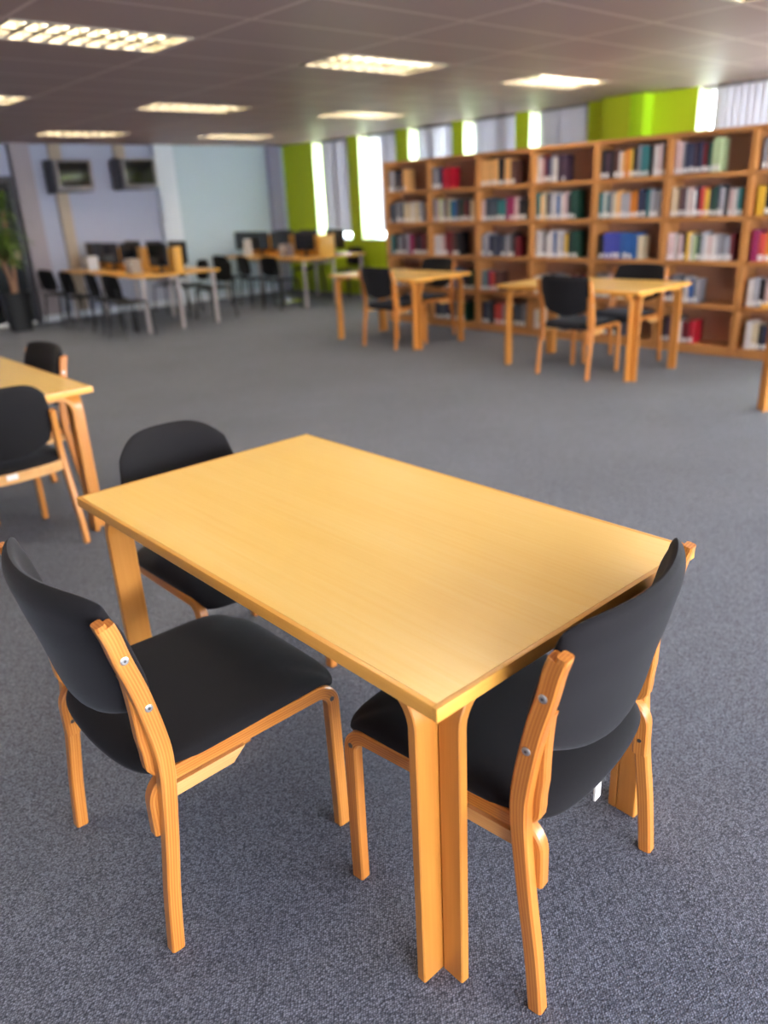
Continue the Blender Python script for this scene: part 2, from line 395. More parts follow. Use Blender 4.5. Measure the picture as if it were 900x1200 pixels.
M['glass'] = mk_glass()
LAMP = 32.0
M['tube'] = emis('lamp_tube', (1.0, 0.86, 0.62, 1), LAMP)

# ------------------------------------------------------------------ room
XW, YB = 9.19, 12.8
XL, YR = -4.6, -4.6
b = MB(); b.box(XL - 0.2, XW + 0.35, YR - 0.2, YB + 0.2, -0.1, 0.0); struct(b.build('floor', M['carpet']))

# ceiling with real openings for the light fittings
LIGHTS = [(i, j) for j in (2, 1, 0, -1) for i in (-2, -1, 0, 1)]
LW, LD = 1.2, 0.6
def lpos(i, j): return (GX + 2.4 * i, GY + 2.96 * j)
rects = []
for i, j in LIGHTS:
    x, y = lpos(i, j); rects.append((x + 0.02, x + LW - 0.02, y + 0.02, y + LD - 0.02))
xs = sorted(set([XL - 0.2, XW + 0.35] + [r[0] for r in rects] + [r[1] for r in rects]))
ys = sorted(set([YR - 0.2, YB + 0.2] + [r[2] for r in rects] + [r[3] for r in rects]))
b = MB()
for xa, xb in zip(xs, xs[1:]):
    for ya, yb in zip(ys, ys[1:]):
        mx_, my_ = (xa + xb) / 2, (ya + yb) / 2
        if not any(r[0] < mx_ < r[1] and r[2] < my_ < r[3] for r in rects):
            b.box(xa, xb, ya, yb, ZC, ZC + 0.012)
b.box(XL - 0.2, XW + 0.35, YR - 0.2, YB + 0.2, ZC + 0.16, ZC + 0.2)
struct(b.build('ceiling', M['ceiling']))

# wall with the computers (far end)
b = MB(); b.box(4.62, 6.6, YB, YB + 0.15, 0, ZC); b.box(XL - 0.2, 3.38, YB, YB + 0.15, 0, ZC); b.box(3.38, 4.62, YB, YB + 0.15, 2.1, ZC); b.box(4.3, 4.62, YB, YB + 0.15, 0, 2.1)
b.box(6.85, XW + 0.3, YB, YB + 0.15, 0, ZC, mat=1)
b.box(6.6, 6.85, YB, YB + 0.15, 0, ZC, mat=1)
struct(b.build('wall_back', [M['wallgrey'], M['wallpale']]))
b = MB(); b.box(4.3, 4.58, YB - 0.14, YB, 0, ZC, c=0.004); struct(b.build('trim_1', M['walldark']))
b = MB(); b.box(6.56, 6.9, YB - 0.12, YB, 0, ZC, c=0.004); struct(b.build('trim_2', M['wallwhite']))
b = MB(); b.box(8.8, 9.06, YB - 0.1, YB, 0, ZC, c=0.004); struct(b.build('trim_3', M['walllil']))
b = MB(); b.box(4.58, 6.56, YB - 0.02, YB, 0, 0.1, c=0.003); b.box(6.9, 8.8, YB - 0.02, YB, 0, 0.1, c=0.003); b.box(4.29, 4.59, YB - 0.16, YB - 0.14, 0, 0.1, c=0.003)
struct(b.build('baseboard_back', M['wallwhite']))
# dark glazed door at the left
b = MB(); d1 = None
b.box(3.38, 3.46, YB - 0.02, YB + 0.1, 0, 2.1, c=0.003); b.box(4.22, 4.3, YB - 0.02, YB + 0.1, 0, 2.1, c=0.003); b.box(3.46, 4.22, YB - 0.02, YB + 0.1, 2.02, 2.1, c=0.003)
d1 = struct(b.build('door_1', M['darkgrey']))
b = MB(); b.box(3.46, 4.22, YB + 0.02, YB + 0.06, 0.03, 2.02, c=0.003); b.build('door_leaf', M['darkglass'], d1)
b = MB(); b.box(3.5, 4.2, YB + 0.0, YB + 0.02, 0.95, 1.06, c=0.003); b.build('push_bar', M['beige'], d1)
b = MB(); b.box(3.46, 4.22, YB - 0.06, YB + 0.02, 0.0, 0.03, c=0.003); b.build('threshold', M['frame'], d1)

# wall with the windows: real openings between green piers
WIN = [(10.95, 11.90), (9.76, 10.67), (8.56, 9.48), (7.39, 8.34), (6.24, 7.16), (3.62, 4.81)]
WEXT = [(2.42, 3.35), (1.2, 2.15), (0.0, 0.95), (-1.2, -0.25), (-2.4, -1.45), (-3.6, -2.65)]
SILL = 0.91
b = MB()
b.box(XW, XW + 0.3, YR - 0.2, YB + 0.15, -0.05, SILL)
edges = sorted(WIN + WEXT)
y = YR - 0.2
for (a0, a1) in edges:
    b.box(XW, XW + 0.3, y, a0, SILL, ZC + 0.05); y = a1
b.box(XW, XW + 0.3, y, YB + 0.15, SILL, ZC + 0.05)
struct(b.build('wall_right', [M['green']]))
b = MB(); b.box(XW - 0.2, XW, 5.54, 5.93, 0, ZC, c=0.004); b.box(XW - 0.2, XW - 0.0, 5.36, 5.54, 0, ZC, mat=1, c=0.004)  # olive column, the strip beside it a brighter lime
struct(b.build('trim_4', [M['olive'], M['limebright']]))
for n, (a0, a1) in enumerate(WIN + WEXT):
    b = MB(); xa, xb = XW + 0.2, XW + 0.25
    for (ya, yb, za, zb) in ((a0, a0 + 0.04, SILL, ZC), (a1 - 0.04, a1, SILL, ZC), (a0 + 0.04, a1 - 0.04, SILL, SILL + 0.05), (a0 + 0.04, a1 - 0.04, ZC - 0.05, ZC)):
        b.box(xa, xb, ya, yb, za, zb, c=0.004)
    w = struct(b.build('window_%d' % (n + 1), M['frame']))
    b = MB(); b.box(XW + 0.222, XW + 0.228, a0 + 0.035, a1 - 0.035, SILL + 0.045, ZC - 0.045); b.build('window_pane', M['glass'], w)
    b = MB(); b.box(XW - 0.02, XW + 0.2, a0 + 0.005, a1 - 0.005, SILL, SILL + 0.02, c=0.003); b.build('window_sill', M['frame'], w)
    b = MB(); b.box(XW + 0.002, XW + 0.2, a1 - 0.006, a1 - 0.0005, SILL + 0.02, ZC - 0.001, c=0.001); b.build('window_reveal', M['reveal'], w)  # board on one jamb, its colour lightened to read as daylit

# vertical blinds, one per window
blind_lab = ['pale vertical blind in the window nearest the far corner, closed at the top',
             'bright half-open vertical blind in the second window from the far corner',
             'grey vertical blind above the leftmost bookcases, third window from the corner',
             'grey vertical blind behind the bookcases, fourth window from the corner',
             'grey vertical blind behind the bookcases just left of the olive column',
             'wide grey vertical blind at the right edge, right of the green wall']
blind_ang = [5.0, 8.0, 5.0, 5.5, 5.5, 9.0]
for n, (a0, a1) in enumerate(WIN):
    t = thing('vertical_blind', blind_lab[n], 'blind', (XW + 0.075, (a0 + a1) / 2, ZC), 0, 'vertical blinds in the windows')
    h0 = SILL + 0.12 - ZC
    hw = (a1 - a0) / 2
    b = MB(); b.box(-0.02, 0.02, -hw + 0.004, hw - 0.004, -0.03, -0.0005, c=0.003); b.build('headrail', M['greyplastic'], t)
    b = MB(); step = 0.078; yy = -hw + 0.05; rr = random.Random(n + 3)
    while yy < hw - 0.16:
        a = math.radians(blind_ang[n] + rr.uniform(-5.0, 5.0))
        dx, dy = math.sin(a) * 0.0445, math.cos(a) * 0.0445
        x_, V = 0, []
        # slightly cupped slat of real thickness
        pr = [(-1, 0), (-0.5, 0.004), (0, 0.006), (0.5, 0.004), (1, 0)]
        for zz in (-0.025, h0):
            for s_, bow in pr: V.append((dx * s_ + math.cos(a) * bow, yy + dy * s_ - math.sin(a) * bow, zz))
            for s_, bow in pr[::-1]: V.append((dx * s_ + math.cos(a) * (bow + 0.001), yy + dy * s_ - math.sin(a) * (bow + 0.001), zz))
        F = [(i, (i + 1) % 10, 10 + (i + 1) % 10, 10 + i) for i in range(10)] + [list(range(10)), list(range(19, 9, -1))]
        b.add(V, F); yy += step
    b.build('slats', M['blind'], t)
    b = MB(); b.tube([(-0.02, hw - 0.07, -0.05), (-0.022, hw - 0.07, -0.8), (-0.02, hw - 0.07, -1.3)], 0.003, n=6); b.build('pull_cord', M['frame'], t)

# the two sides behind the camera: walls with large openings to the daylight
b = MB()
b.box(XL - 0.2, XW + 0.3, YR - 0.2, YR, 0, 0.35)
for xa, xb in ((XL - 0.2, -1.9), (2.3, 2.6), (5.2, 5.6), (8.6, XW + 0.3)): b.box(xa, xb, YR - 0.2, YR, 0.35, ZC)
struct(b.build('wall_front', M['wallgrey']))
b = MB(); b.box(XL - 0.2, XL, YR, YB + 0.15, 0, ZC)
struct(b.build('wall_left', M['wallgrey']))

# ------------------------------------------------------------------ ceiling lights
def make_light():
    t = thing('ceiling_light', '', 'ceiling light', (0, 0, 0), 0, 'recessed louvred ceiling lights')
    b = MB(); x0, x1, y0, y1 = 0.025, LW - 0.025, 0.025, LD - 0.025
    ix0, ix1, iy0, iy1 = 0.045, LW - 0.045, 0.06, LD - 0.06
    for q in ((x0, x1, y0, iy0), (x0, x1, iy1, y1), (x0, ix0, iy0, iy1), (ix1, x1, iy0, iy1)):
        b.box(q[0], q[1], q[2], q[3], -0.004, 0.010, c=0.001)
    b.build('frame', M['fixture'], t)
    b = MB()
    b.box(ix0, ix1, iy0, iy1, 0.125, 0.13, mat=1)
    b.box(ix0 - 0.004, ix0, iy0, iy1, 0.0, 0.13); b.box(ix1, ix1 + 0.004, iy0, iy1, 0.0, 0.13)
    b.box(ix0, ix1, iy0 - 0.004, iy0, 0.0, 0.13); b.box(ix0, ix1, iy1, iy1 + 0.004, 0.0, 0.13)
    b.build('housing', [M['louvre'], M['reflector']], t)
    b = MB(); nc = 9; cw = (ix1 - ix0) / nc
    rows = 2
    for k in range(1, nc):
        xx = ix0 + k * cw
        V = [(xx - 0.022, iy0, 0.002), (xx + 0.022, iy0, 0.002), (xx + 0.002, iy0, 0.06), (xx - 0.002, iy0, 0.06)]
        V += [(p[0], iy1, p[2]) for p in V]
        b.add(V, [(0, 1, 2, 3), (7, 6, 5, 4), (0, 4, 5, 1), (1, 5, 6, 2), (2, 6, 7, 3), (3, 7, 4, 0)])
    b.build('cross_blades', M['alu'], t)
    b = MB()
    for k in range(1, rows):
        yy = iy0 + k * (iy1 - iy0) / rows
        V = [(ix0, yy - 0.028, 0.0), (ix0, yy + 0.028, 0.0), (ix0, yy + 0.002, 0.07), (ix0, yy - 0.002, 0.07)]
        V += [(ix1, p[1], p[2]) for p in V]
        b.add(V, [(0, 1, 2, 3), (7, 6, 5, 4), (0, 4, 5, 1), (1, 5, 6, 2), (2, 6, 7, 3), (3, 7, 4, 0)])
    b.build('louvre', M['louvre'], t)
    for k in range(rows):
        yy = iy0 + (k + 0.5) * (iy1 - iy0) / rows
        b = MB(); b.cyl((ix0 + 0.02, yy, 0.092), (ix1 - 0.02, yy, 0.092), 0.019, n=10); b.build('tube', M['tube'], t)
    return t
light_lab = {
 (-1, 0): 'large louvred ceiling light at the upper left, nearest one in view',
 (0, 0): 'bright louvred ceiling light in the middle of the nearest row',
 (1, 0): 'bright louvred ceiling light in the nearest row, closest to the green wall',
 (-1, 1): 'louvred ceiling light cut off by the left edge of the photo, second row',
 (0, 1): 'louvred ceiling light of the second row, above the row of computer desks',
 (1, 1): 'thin bright ceiling light of the second row nearest the window wall',
 (0, 2): 'faint louvred ceiling light above the two wall screens, farthest row on the left',
 (1, 2): 'farthest row louvred ceiling light near the pale wall panel and green corner',
 (0, -1): 'ceiling light cut off by the top right edge of the photo',
}
L0 = make_light(); first = True
ordn = {-2: 'leftmost', -1: 'second', 0: 'third', 1: 'rightmost'}
rown = {2: 'farthest row', 1: 'second farthest row', 0: 'middle row', -1: 'row above the front table', -2: 'row behind the camera'}
for (i, j) in LIGHTS:
    x, y = lpos(i, j)
    lab = light_lab.get((i, j), 'louvred ceiling light, %s of the %s' % (ordn[i], rown[j]))
    if first: L0.location = (x, y, ZC); L0['label'] = lab; first = False
    else: dup(L0, (x, y, ZC), 0, lab)

# ------------------------------------------------------------------ wooden tables
TL, TW, TH = 1.4706, 0.8461, 0.74
def make_table():
    """x across (0..TW), y along (0..TL)"""
    t = thing('wooden_table', '', 'table', (0, 0, 0), 0, 'beech library tables')
    th, lip = 0.0275, 0.012
    b = MB(); b.box(lip, TW - lip, lip, TL - lip, TH - th, TH, along=1, c=0.0)
    b.build('tabletop', M['top'], t)
    b = MB()
    z0, z1 = TH - th, TH
    b.box(0, TW, 0, lip, z0, z1, c=0.0015); b.box(0, TW, TL - lip, TL, z0, z1, c=0.0015)
    b.box(0, lip, lip, TL - lip, z0, z1, c=0.0015); b.box(TW - lip, TW, lip, TL - lip, z0, z1, c=0.0015)
    b.build('edge_band', M['lip'], t)
    d, a, tt, r = 0.0315, 0.0542, 0.022, 0.062
    zt = TH - th
    for sx in (0, 1):
        for sy in (0, 1):
            b = MB()
            # board A: thin along y, bends along y under the top
            c0 = a + tt / 2                                    # centre line offset from the leg corner
            path = [(c0, 0.0), (c0, 0.2), (c0, zt - tt / 2 - r - 0.011)] + arc(c0 + r + 0.011, zt - tt / 2 - r - 0.011, r + 0.011, 180, 90, 10)[1:] + [(c0 + r + 0.12, zt - tt / 2)]
            def mir(p, L): return [(L - q[0], q[1]) for q in p]
            pa = [(q[0] + d, q[1]) for q in path]
            yA = mir(pa, TL) if sy else pa
            xa0, xa1 = (d, d + a + tt) if not sx else (TW - d - a - tt, TW - d)
            b.ribbon(yA, tt, xa0, xa1, axes='yz', c=0.0025)
            xB = mir(pa, TW) if sx else pa
            ya0, ya1 = (d, d + a - 0.001) if not sy else (TL - d - a + 0.001, TL - d)
            b.ribbon(xB, tt, ya0, ya1, axes='xz', c=0.0025)
            b.build('leg', M['leg'], t)
    return t
TB = make_table()
TB['label'] = 'large front table, a pale yellow beech top with bent plywood legs in the foreground'
T_MAIN = (0.7362, 0.7338, 0); TB.location = T_MAIN
T_LEFT = (0.576, 3.705, 0); T_ONE = (5.83, 5.96, 0); T_TWO = (5.775, 3.365, 0); T_THREE = (5.50, 0.82, 0)
dup(TB, T_LEFT, 0, 'beech table cut off by the left edge of the photo, behind the front table')
dup(TB, T_ONE, 0, 'far beech table left of the pair before the bookcases, nearest the computer desks')
dup(TB, T_TWO, 0, 'far beech table right of the pair before the bookcases, with two black chairs')
dup(TB, T_THREE, 0, 'beech table at the right edge of the photo with only a corner and leg showing')

# ------------------------------------------------------------------ wooden chairs
UP = [(0.0, 0.010), (0.14, 0.023), (0.28, 0.041), (0.415, 0.0555), (0.47, 0.0585), (0.51, 0.0575), (0.567, 0.050), (0.625, 0.040), (0.676, 0.029),
      (0.735, 0.0135), (0.785, 0.003), (0.815, -0.0060)]       # centre line of the upright: z, x
def seat_fn(u, v, sd):
    # u: along x (rear -1 .. front +1), v: across
    m = max(abs(u), abs(v), 1e-6); n_ = 6.5
    q = 1.0 / max(1e-9, abs(u / m) ** n_ + abs(v / m) ** n_) ** (1 / n_)
    cu, cv = u * q, v * q
    x = 0.279 + cu * 0.272 - 0.030 * max(0.0, -cu) * (1 - cv * cv) + 0.022 * max(0.0, -cu)
    y = cv * (0.252 - 0.010 * (cu + 1) / 2 - 0.03 * max(0, -cu - 0.55))
    m = max(abs(u), abs(v))
    e = math.sqrt(max(0.0, 1 - m ** 12))
    zc = 0.447
    dome = 0.006 * (1 - u * u) * (1 - v * v)
    fall = 0.032 * max(0.0, (u - 0.45) / 0.55) ** 2 + 0.018 * max(0.0, (-u - 0.6) / 0.4) ** 2
    dish = -0.006 * max(0, 1 - ((u + 0.3) ** 2) * 2) * (1 - v * v)
    z = zc + (0.024 * e + dome + dish if sd > 0 else -0.026 * e) - fall
    return (x, y, z)
def make_back_fn(w, ztop, drop, pw, zb0, zb1, conc, xoff, th=0.019, blunt=6):
    def fn(u, v, sd):
        k = 0.35
        cu = u * math.sqrt(1 - k * v * v / 2) / math.sqrt(1 - k / 2 * 0.55)
        uu = max(-1, min(1, cu))
        zt = ztop - drop * abs(uu) ** pw; zbm = zb0 - zb1 * (1 - uu * uu)
        z = zbm + (zt - zbm) * (v + 1) / 2
        x = lerp_tab(UP, z) + xoff - conc * (1 - uu * uu)
        e = math.sqrt(max(0, 1 - abs(u) ** blunt) * max(0, 1 - abs(v) ** 6))
        return (x + sd * th * e, cu * w, z)
    return fn
def sections(zs, dx=0.0):
    pts = [(x, z) for z, x in UP]
    return pts
def make_chair():
    """faces +x; origin on the floor between the rear legs"""
    t = thing('wooden_chair', '', 'chair', (0, 0, 0), 0, 'black padded beech chairs')
    b = MB(); b.pillow(seat_fn, 26, 22); b.build('seat', M['fabric'], t)
    b = MB(); b.pillow(make_back_fn(0.2455, 0.860, 0.022, 7, 0.600, 0.075, 0.066, 0.017, 0.0205, 16), 26, 18); b.build('backrest', M['fabric'], t)
    for s in (-1, 1):
        ya, yb = (0.245, 0.274) if s > 0 else (-0.274, -0.245)
        b = MB()
        cl = catmull([(x, z) for z, x in UP], 4)
        zz = [p[1] for p in cl]
        thick = [(0.031 + 0.006 * math.exp(-((z - 0.55) / 0.16) ** 2) + 0.004 * max(0, (z - 0.6) / 0.23)) for z in zz]
        b.ribbon(cl, thick, ya, yb, c=0.004)
        # the rear laminations step up behind the rounded top of the front ones
        top = [(cl[-1][0] - 0.0015, 0.795), (cl[-1][0] - 0.0072, 0.815), (cl[-1][0] - 0.0092, 0.8235)]
        b.ribbon(top, [0.018, 0.021, 0.020], ya + 0.0004, yb - 0.0004, c=0.004)
        rl = b.build('rear_leg', M['chairwood'], t)
        yo = 0.274 if s > 0 else -0.274
        for zb in (0.739, 0.62):
            xb = lerp_tab(UP, zb) + 0.002
            b = MB(); b.cyl((xb, yo - s * 0.002, zb), (xb, yo + s * 0.0015, zb), 0.0085, n=16); b.cyl((xb, yo + s * 0.0015, zb), (xb, yo + s * 0.003, zb), 0.0085, 0.006, n=16)
            b.cyl((xb, yo + s * 0.003, zb), (xb, yo + s * 0.0032, zb), 0.003, n=6, mat=1)
            b.build('bolt', [M['steel'], M['screw']], rl)
        # inner brace that carries the backrest, rounded at its lower end
        b = MB()
        ya2, yb2 = (0.222, 0.247) if s > 0 else (-0.247, -0.222)
        low = [(x - 0.022 * min(1, max(0.15, (0.70 - z) / 0.16)), z) for x, z in cl if 0.475 < z < 0.70]
        tail = [(low[0][0] + 0.018, 0.438), (low[0][0] + 0.008, 0.448), (low[0][0] + 0.001, 0.462)]
        b.ribbon(tail + low, [0.010, 0.018, 0.022] + [0.024] * len(low), ya2, yb2, c=0.003)
        b.build('back_brace', M['chairwood'], t)
        # front leg, side rail and rear hook: one bent strip inside the upright
        yc0, yc1 = (0.219, 0.248) if s > 0 else (-0.248, -0.219)
        zr = 0.4225; w_ = 0.034
        pth = [(0.508, 0.0), (0.507, 0.15), (0.505, 0.30), (0.504, zr - 0.045)] + arc(0.459, zr - 0.045, 0.045, 0, 90, 9)[1:] + [(0.40, zr), (0.30, zr), (0.20, zr), (0.10, zr), (0.075, zr)] \
            + arc(0.084, zr - 0.048, 0.048, 90, 180, 8)[1:] + [(0.0355, 0.345), (0.035, 0.296)]
        b = MB(); b.ribbon(pth, w_, yc0, yc1, c=0.004); fl_ = b.build('front_leg', M['chairwood'], t)
        yq = 0.248 * s
        b = MB(); b.cyl((0.497, yq - s * 0.002, 0.395), (0.497, yq + s * 0.001, 0.395), 0.0065, n=12); b.build('screw', M['screw'], fl_)
        b = MB(); yq2 = 0.219 * s; b.cyl((0.036, yq2 + s * 0.002, 0.335), (0.036, yq2 - s * 0.001, 0.335), 0.005, n=12); b.build('screw', M['screw'], fl_)
        # short support under the side rail with a slanted end
        b = MB()
        P = [(0.062, 0.402), (0.062, 0.372), (0.215, 0.375), (0.248, 0.404)]
        y0, y1 = sorted((0.222 * s, 0.252 * s))
        V = [(x, y0, z) for x, z in P] + [(x, y1, z) for x, z in P]
        b.add(V, [(0, 1, 2, 3), (7, 6, 5, 4), (0, 4, 5, 1), (1, 5, 6, 2), (2, 6, 7, 3), (3, 7, 4, 0)], [(v[0], v[2], v[1]) for v in V])
        b.build('rail_support', M['chairpale'], t)
    return t
def make_round_chair():
    """same family, lower uprights and a wide rounded backrest; faces +x"""
    t = thing('round_back_chair', '', 'chair', (0, 0, 0), 0, 'black beech chairs with rounded backs')
    b = MB(); b.pillow(seat_fn, 26, 22); b.build('seat', M['fabric'], t)
    b = MB(); b.pillow(make_back_fn(0.208, 0.828, 0.085, 3.6, 0.535, 0.05, 0.055, 0.012, 0.018), 28, 20); b.build('backrest', M['fabric'], t)
    for s in (-1, 1):
        b = MB(); ya, yb = sorted((0.262 * s, 0.234 * s))
        cl = [(x, z) for x, z in catmull([(x, z) for z, x in UP], 4) if z < 0.69]
        off = [-s * 0.030 * max(0, z - 0.1) / 0.58 for x, z in cl]
        b.ribbon([(x - 0.012, z) for x, z in cl], 0.032, ya, yb, c=0.004, yoff=off); b.build('rear_leg', M['chairwood'], t)
        yc0, yc1 = sorted((0.215 * s, 0.243 * s)); zr = 0.4225
        pth = [(0.508, 0.0), (0.505, 0.30), (0.504, zr - 0.045)] + arc(0.459, zr - 0.045, 0.045, 0, 90, 9)[1:] + [(0.30, zr), (0.15, zr), (0.05, zr)]
        b = MB(); b.ribbon(pth, 0.034, yc0, yc1, c=0.004); b.build('front_leg', M['chairwood'], t)
    # curved apron across the rear under the seat
    b = MB(); n = 10
    pts = [(0.045 - 0.045 * (1 - (2 * i / n - 1) ** 2), -0.235 + 0.47 * i / n) for i in range(n + 1)]
    V = []; F = []
    for x, y in pts:
        V += [(x - 0.010, y, 0.385), (x + 0.010, y, 0.385), (x + 0.010, y, 0.432), (x - 0.010, y, 0.432)]
    for i in range(n):
        for k in range(4): F.append((4 * i + k, 4 * i + (k + 1) % 4, 4 * i + 4 + (k + 1) % 4, 4 * i + 4 + k))
    F += [(0, 1, 2, 3), (4 * n + 3, 4 * n + 2, 4 * n + 1, 4 * n)]
    b.add(V, F, [(v[1], v[0], v[2]) for v in V]); b.build('rear_apron', M['chairpale'], t)
    b = MB(); b.box(-0.014, -0.012, 0.0, 0.05, 0.405, 0.43); b.build('maker_label', M['white'], t)
    return t
C1 = make_chair(); C1.location = (0.427, 1.524, 0); C1.rotation_euler = (0, 0, math.radians(0.3))
C1['label'] = 'black padded chair at the near long side of the front table, lower left'
c2 = dup(C1, (1.152, 0.650, 0), math.radians(97.0), 'black padded chair pushed under the near right end of the front table')
b = MB(); b.box(0.004, 0.009, 0.045, 0.068, 0.383, 0.43, c=0.001); tg = b.build('fabric_tag', M['white'], c2); tg['label'] = 'small white fabric tag'
dup(C1, (1.485, 4.47, 0), PI, 'padded chair at the far side of the left table, its back above the tabletop')
dup(C1, (5.74, 6.485, 0), 0, 'padded chair at the near side of the far left table, its back to us')
dup(C1, (6.88, 6.66, 0), PI, 'padded chair behind the far left table, before the leftmost bookcases')
dup(C1, (5.655, 4.00, 0), 0, 'padded chair at the near side of the far right table, its back to us')
dup(C1, (6.79, 3.96, 0), PI, 'padded chair behind the far right table, before the bookcases')
R1 = make_round_chair(); R1.location = (0.978, 3.645, 0); R1.rotation_euler = (0, 0, PI / 2)
R1['label'] = 'round-backed black chair at the near end of the left table, cut by the left edge'
dup(R1, (1.153, 2.40, 0), -PI / 2, 'round-backed black chair behind the far left end of the front table')

# ------------------------------------------------------------------ bookcases and books
XS, YS0, BAY, ZTOP = 7.26, 7.962, 0.7853, 1.963
SH = [1.612, 1.243, 0.855, 0.465, 0.085]
DEP = 0.29
bayname = ['leftmost', 'second', 'third', 'fourth', 'fifth', 'sixth', 'rightmost']
def make_bookcase():
    """front at x = 0, runs from y = 0 towards -y"""
    t = thing('bookcase', '', 'bookcase', (0, 0, 0), 0, 'brown wooden bookcases along the windows')
    W = BAY - 0.002; sp = 0.026
    for y0 in (0, -W + sp):
        b = MB(); b.box(0, DEP, y0 - sp, y0, 0, ZTOP - 0.03, c=0.002); b.build('side_panel', M['shelf'], t)
    b = MB(); b.box(-0.004, DEP, -W, 0, ZTOP - 0.04, ZTOP, c=0.003); b.build('top_board', M['shelf'], t)
    b = MB(); b.box(DEP - 0.012, DEP - 0.004, -W + sp, -sp, 0.02, ZTOP - 0.04); b.build('back_panel', M['shelfback'], t)
    for z in SH[:-1]:
        b = MB(); b.box(0.006, DEP - 0.012, -W + sp, -sp, z - 0.028, z, c=0.002); b.box(0.0, 0.012, -W + sp, -sp, z - 0.042, z, c=0.002); b.build('shelf', M['shelf'], t)
    z = SH[-1]
    b = MB(); b.box(0.006, DEP - 0.012, -W + sp, -sp, z - 0.028, z, c=0.002); b.build('shelf', M['shelf'], t)
    b = MB(); b.box(0.006, 0.026, -W + sp, -sp, 0, z - 0.026, c=0.002); b.build('plinth', M['shelf'], t)
    return t
BC = make_bookcase()
for k in range(7):
    y = YS0 - k * BAY
    lab = {0: 'leftmost brown bookcase beside the bright window', 6: 'rightmost brown bookcase, cut off by the right edge of the photo'}.get(
        k, '%s brown wooden bookcase from the left in the row under the windows' % bayname[k])
    if k == 0: BC.location = (XS, y, 0); BC['label'] = lab
    else: dup(BC, (XS, y, 0), 0, lab)

CC = {  # code: (name, rgb, var)
 'w': ('white', (214, 208, 206)), 'c': ('cream', (206, 190, 160)), 'p': ('pinkish white', (206, 178, 178)), 'g': ('grey', (128, 128, 136)),
 'l': ('pale grey', (164, 164, 174)), 'k': ('black', (30, 28, 32)), 'n': ('navy', (40, 46, 76)), 'b': ('blue', (40, 92, 160)), 'v': ('violet blue', (66, 74, 168)),
 'r': ('dark red', (110, 30, 40)), 'R': ('bright red', (190, 24, 48)), 't': ('teal', (50, 120, 124)), 'd': ('dark green', (24, 66, 54)), 'o': ('orange', (214, 130, 44)),
 'y': ('yellow', (222, 180, 60)), 'm': ('magenta', (148, 40, 90)), 'a': ('pale tan', (232, 178, 112)), 's': ('slate', (70, 78, 92)), 'h': ('brown', (92, 60, 54)),
 'u': ('plum', (70, 50, 66)), 'G': ('pale green', (176, 196, 150)), 'q': ('red', (200, 72, 64)),
}
bookmat = {}
def bmat(code):
    if code not in bookmat: bookmat[code] = plain('book_cover_' + CC[code][0].replace(' ', '_'), lin(*CC[code][1]), rough=0.45, var=0.12, scale=14)
    return bookmat[code]
# rows: per bookcase five shelves (top to bottom): (start fraction, end fraction, codes, height)
ROWS = [
 [(0.02, 0.46, 'glksha', .25), (0.03, 0.84, 'ssgsccwcl', .25), (0.02, 0.97, 'tkggulmrkurk', .25), (0.03, 0.62, 'lbghrk', .22), (0.03, 0.5, 'sgkn', .22)],
 [(0.03, 0.46, 'glnRRR', .25), (0.04, 0.95, 'gpGwuctbskdrkc', .26), (0.05, 0.62, 'wwprrhk', .27), (0.3, 0.95, 'nsbnkd', .24), (0.03, 0.75, 'nsnkgd', .22)],
 [(0.02, 0.70, 'aaakah', .27), (0.02, 0.92, 'psssttmmpkk', .24), (0.02, 0.78, 'glnsnslgkr', .25), (0.02, 0.38, 'gtmqh', .24), (0.03, 0.95, 'nskqqglkssg', .25)],
 [(0.02, 0.52, 'wprnlwuu', .26), (0.02, 0.72, 'tacklwbwpudd', .28), (0.02, 0.78, 'wwuwwbwlykdd', .28), (0.02, 0.95, 'wlccsgscwrhr', .22), (0.02, 0.6, 'wcwgcs', .22)],
 [(0.02, 0.98, 'kukhwaoykgttkwpk', .27), (0.02, 0.97, 'twtgcalloonntlgl', .26), (0.05, 0.72, 'kvvvvbbbbc', .25), (0.03, 0.45, 'glpc', .24), (0.1, 0.5, 'rrks', .22)],
 [(0.02, 0.62, 'ppgnnunrdGG', .28), (0.02, 0.97, 'cchuwpwnqykdslkpwtd', .26), (0.02, 0.90, 'ppwpuywGdlwpwlglr', .25), (0.02, 0.50, 'uuggswbg', .25), (0.02, 0.50, 'kuswrR', .24)],
 [(0.04, 0.45, 'gppup', .26), (0.04, 0.55, 'ykyskl', .25), (0.04, 0.5, 'mqoyRq', .27), (0.06, 0.5, 'wlkpmc', .26), (0.1, 0.55, 'wcknyt', .25)],
]
shelfname = ['top shelf', 'second shelf down', 'third shelf down', 'fourth shelf down', 'bottom shelf']
bookc = ['leftmost bookcase', 'second bookcase from the left', 'third bookcase from the left', 'fourth bookcase from the left', 'fifth bookcase from the left', 'sixth bookcase from the left', 'rightmost bookcase']
ordw = ['first', 'second', 'third', 'fourth', 'fifth', 'sixth', 'seventh', 'eighth', 'ninth', 'tenth', 'eleventh', 'twelfth', 'thirteenth', 'fourteenth', 'fifteenth', 'sixteenth', 'seventeenth', 'eighteenth', 'nineteenth', 'twentieth']
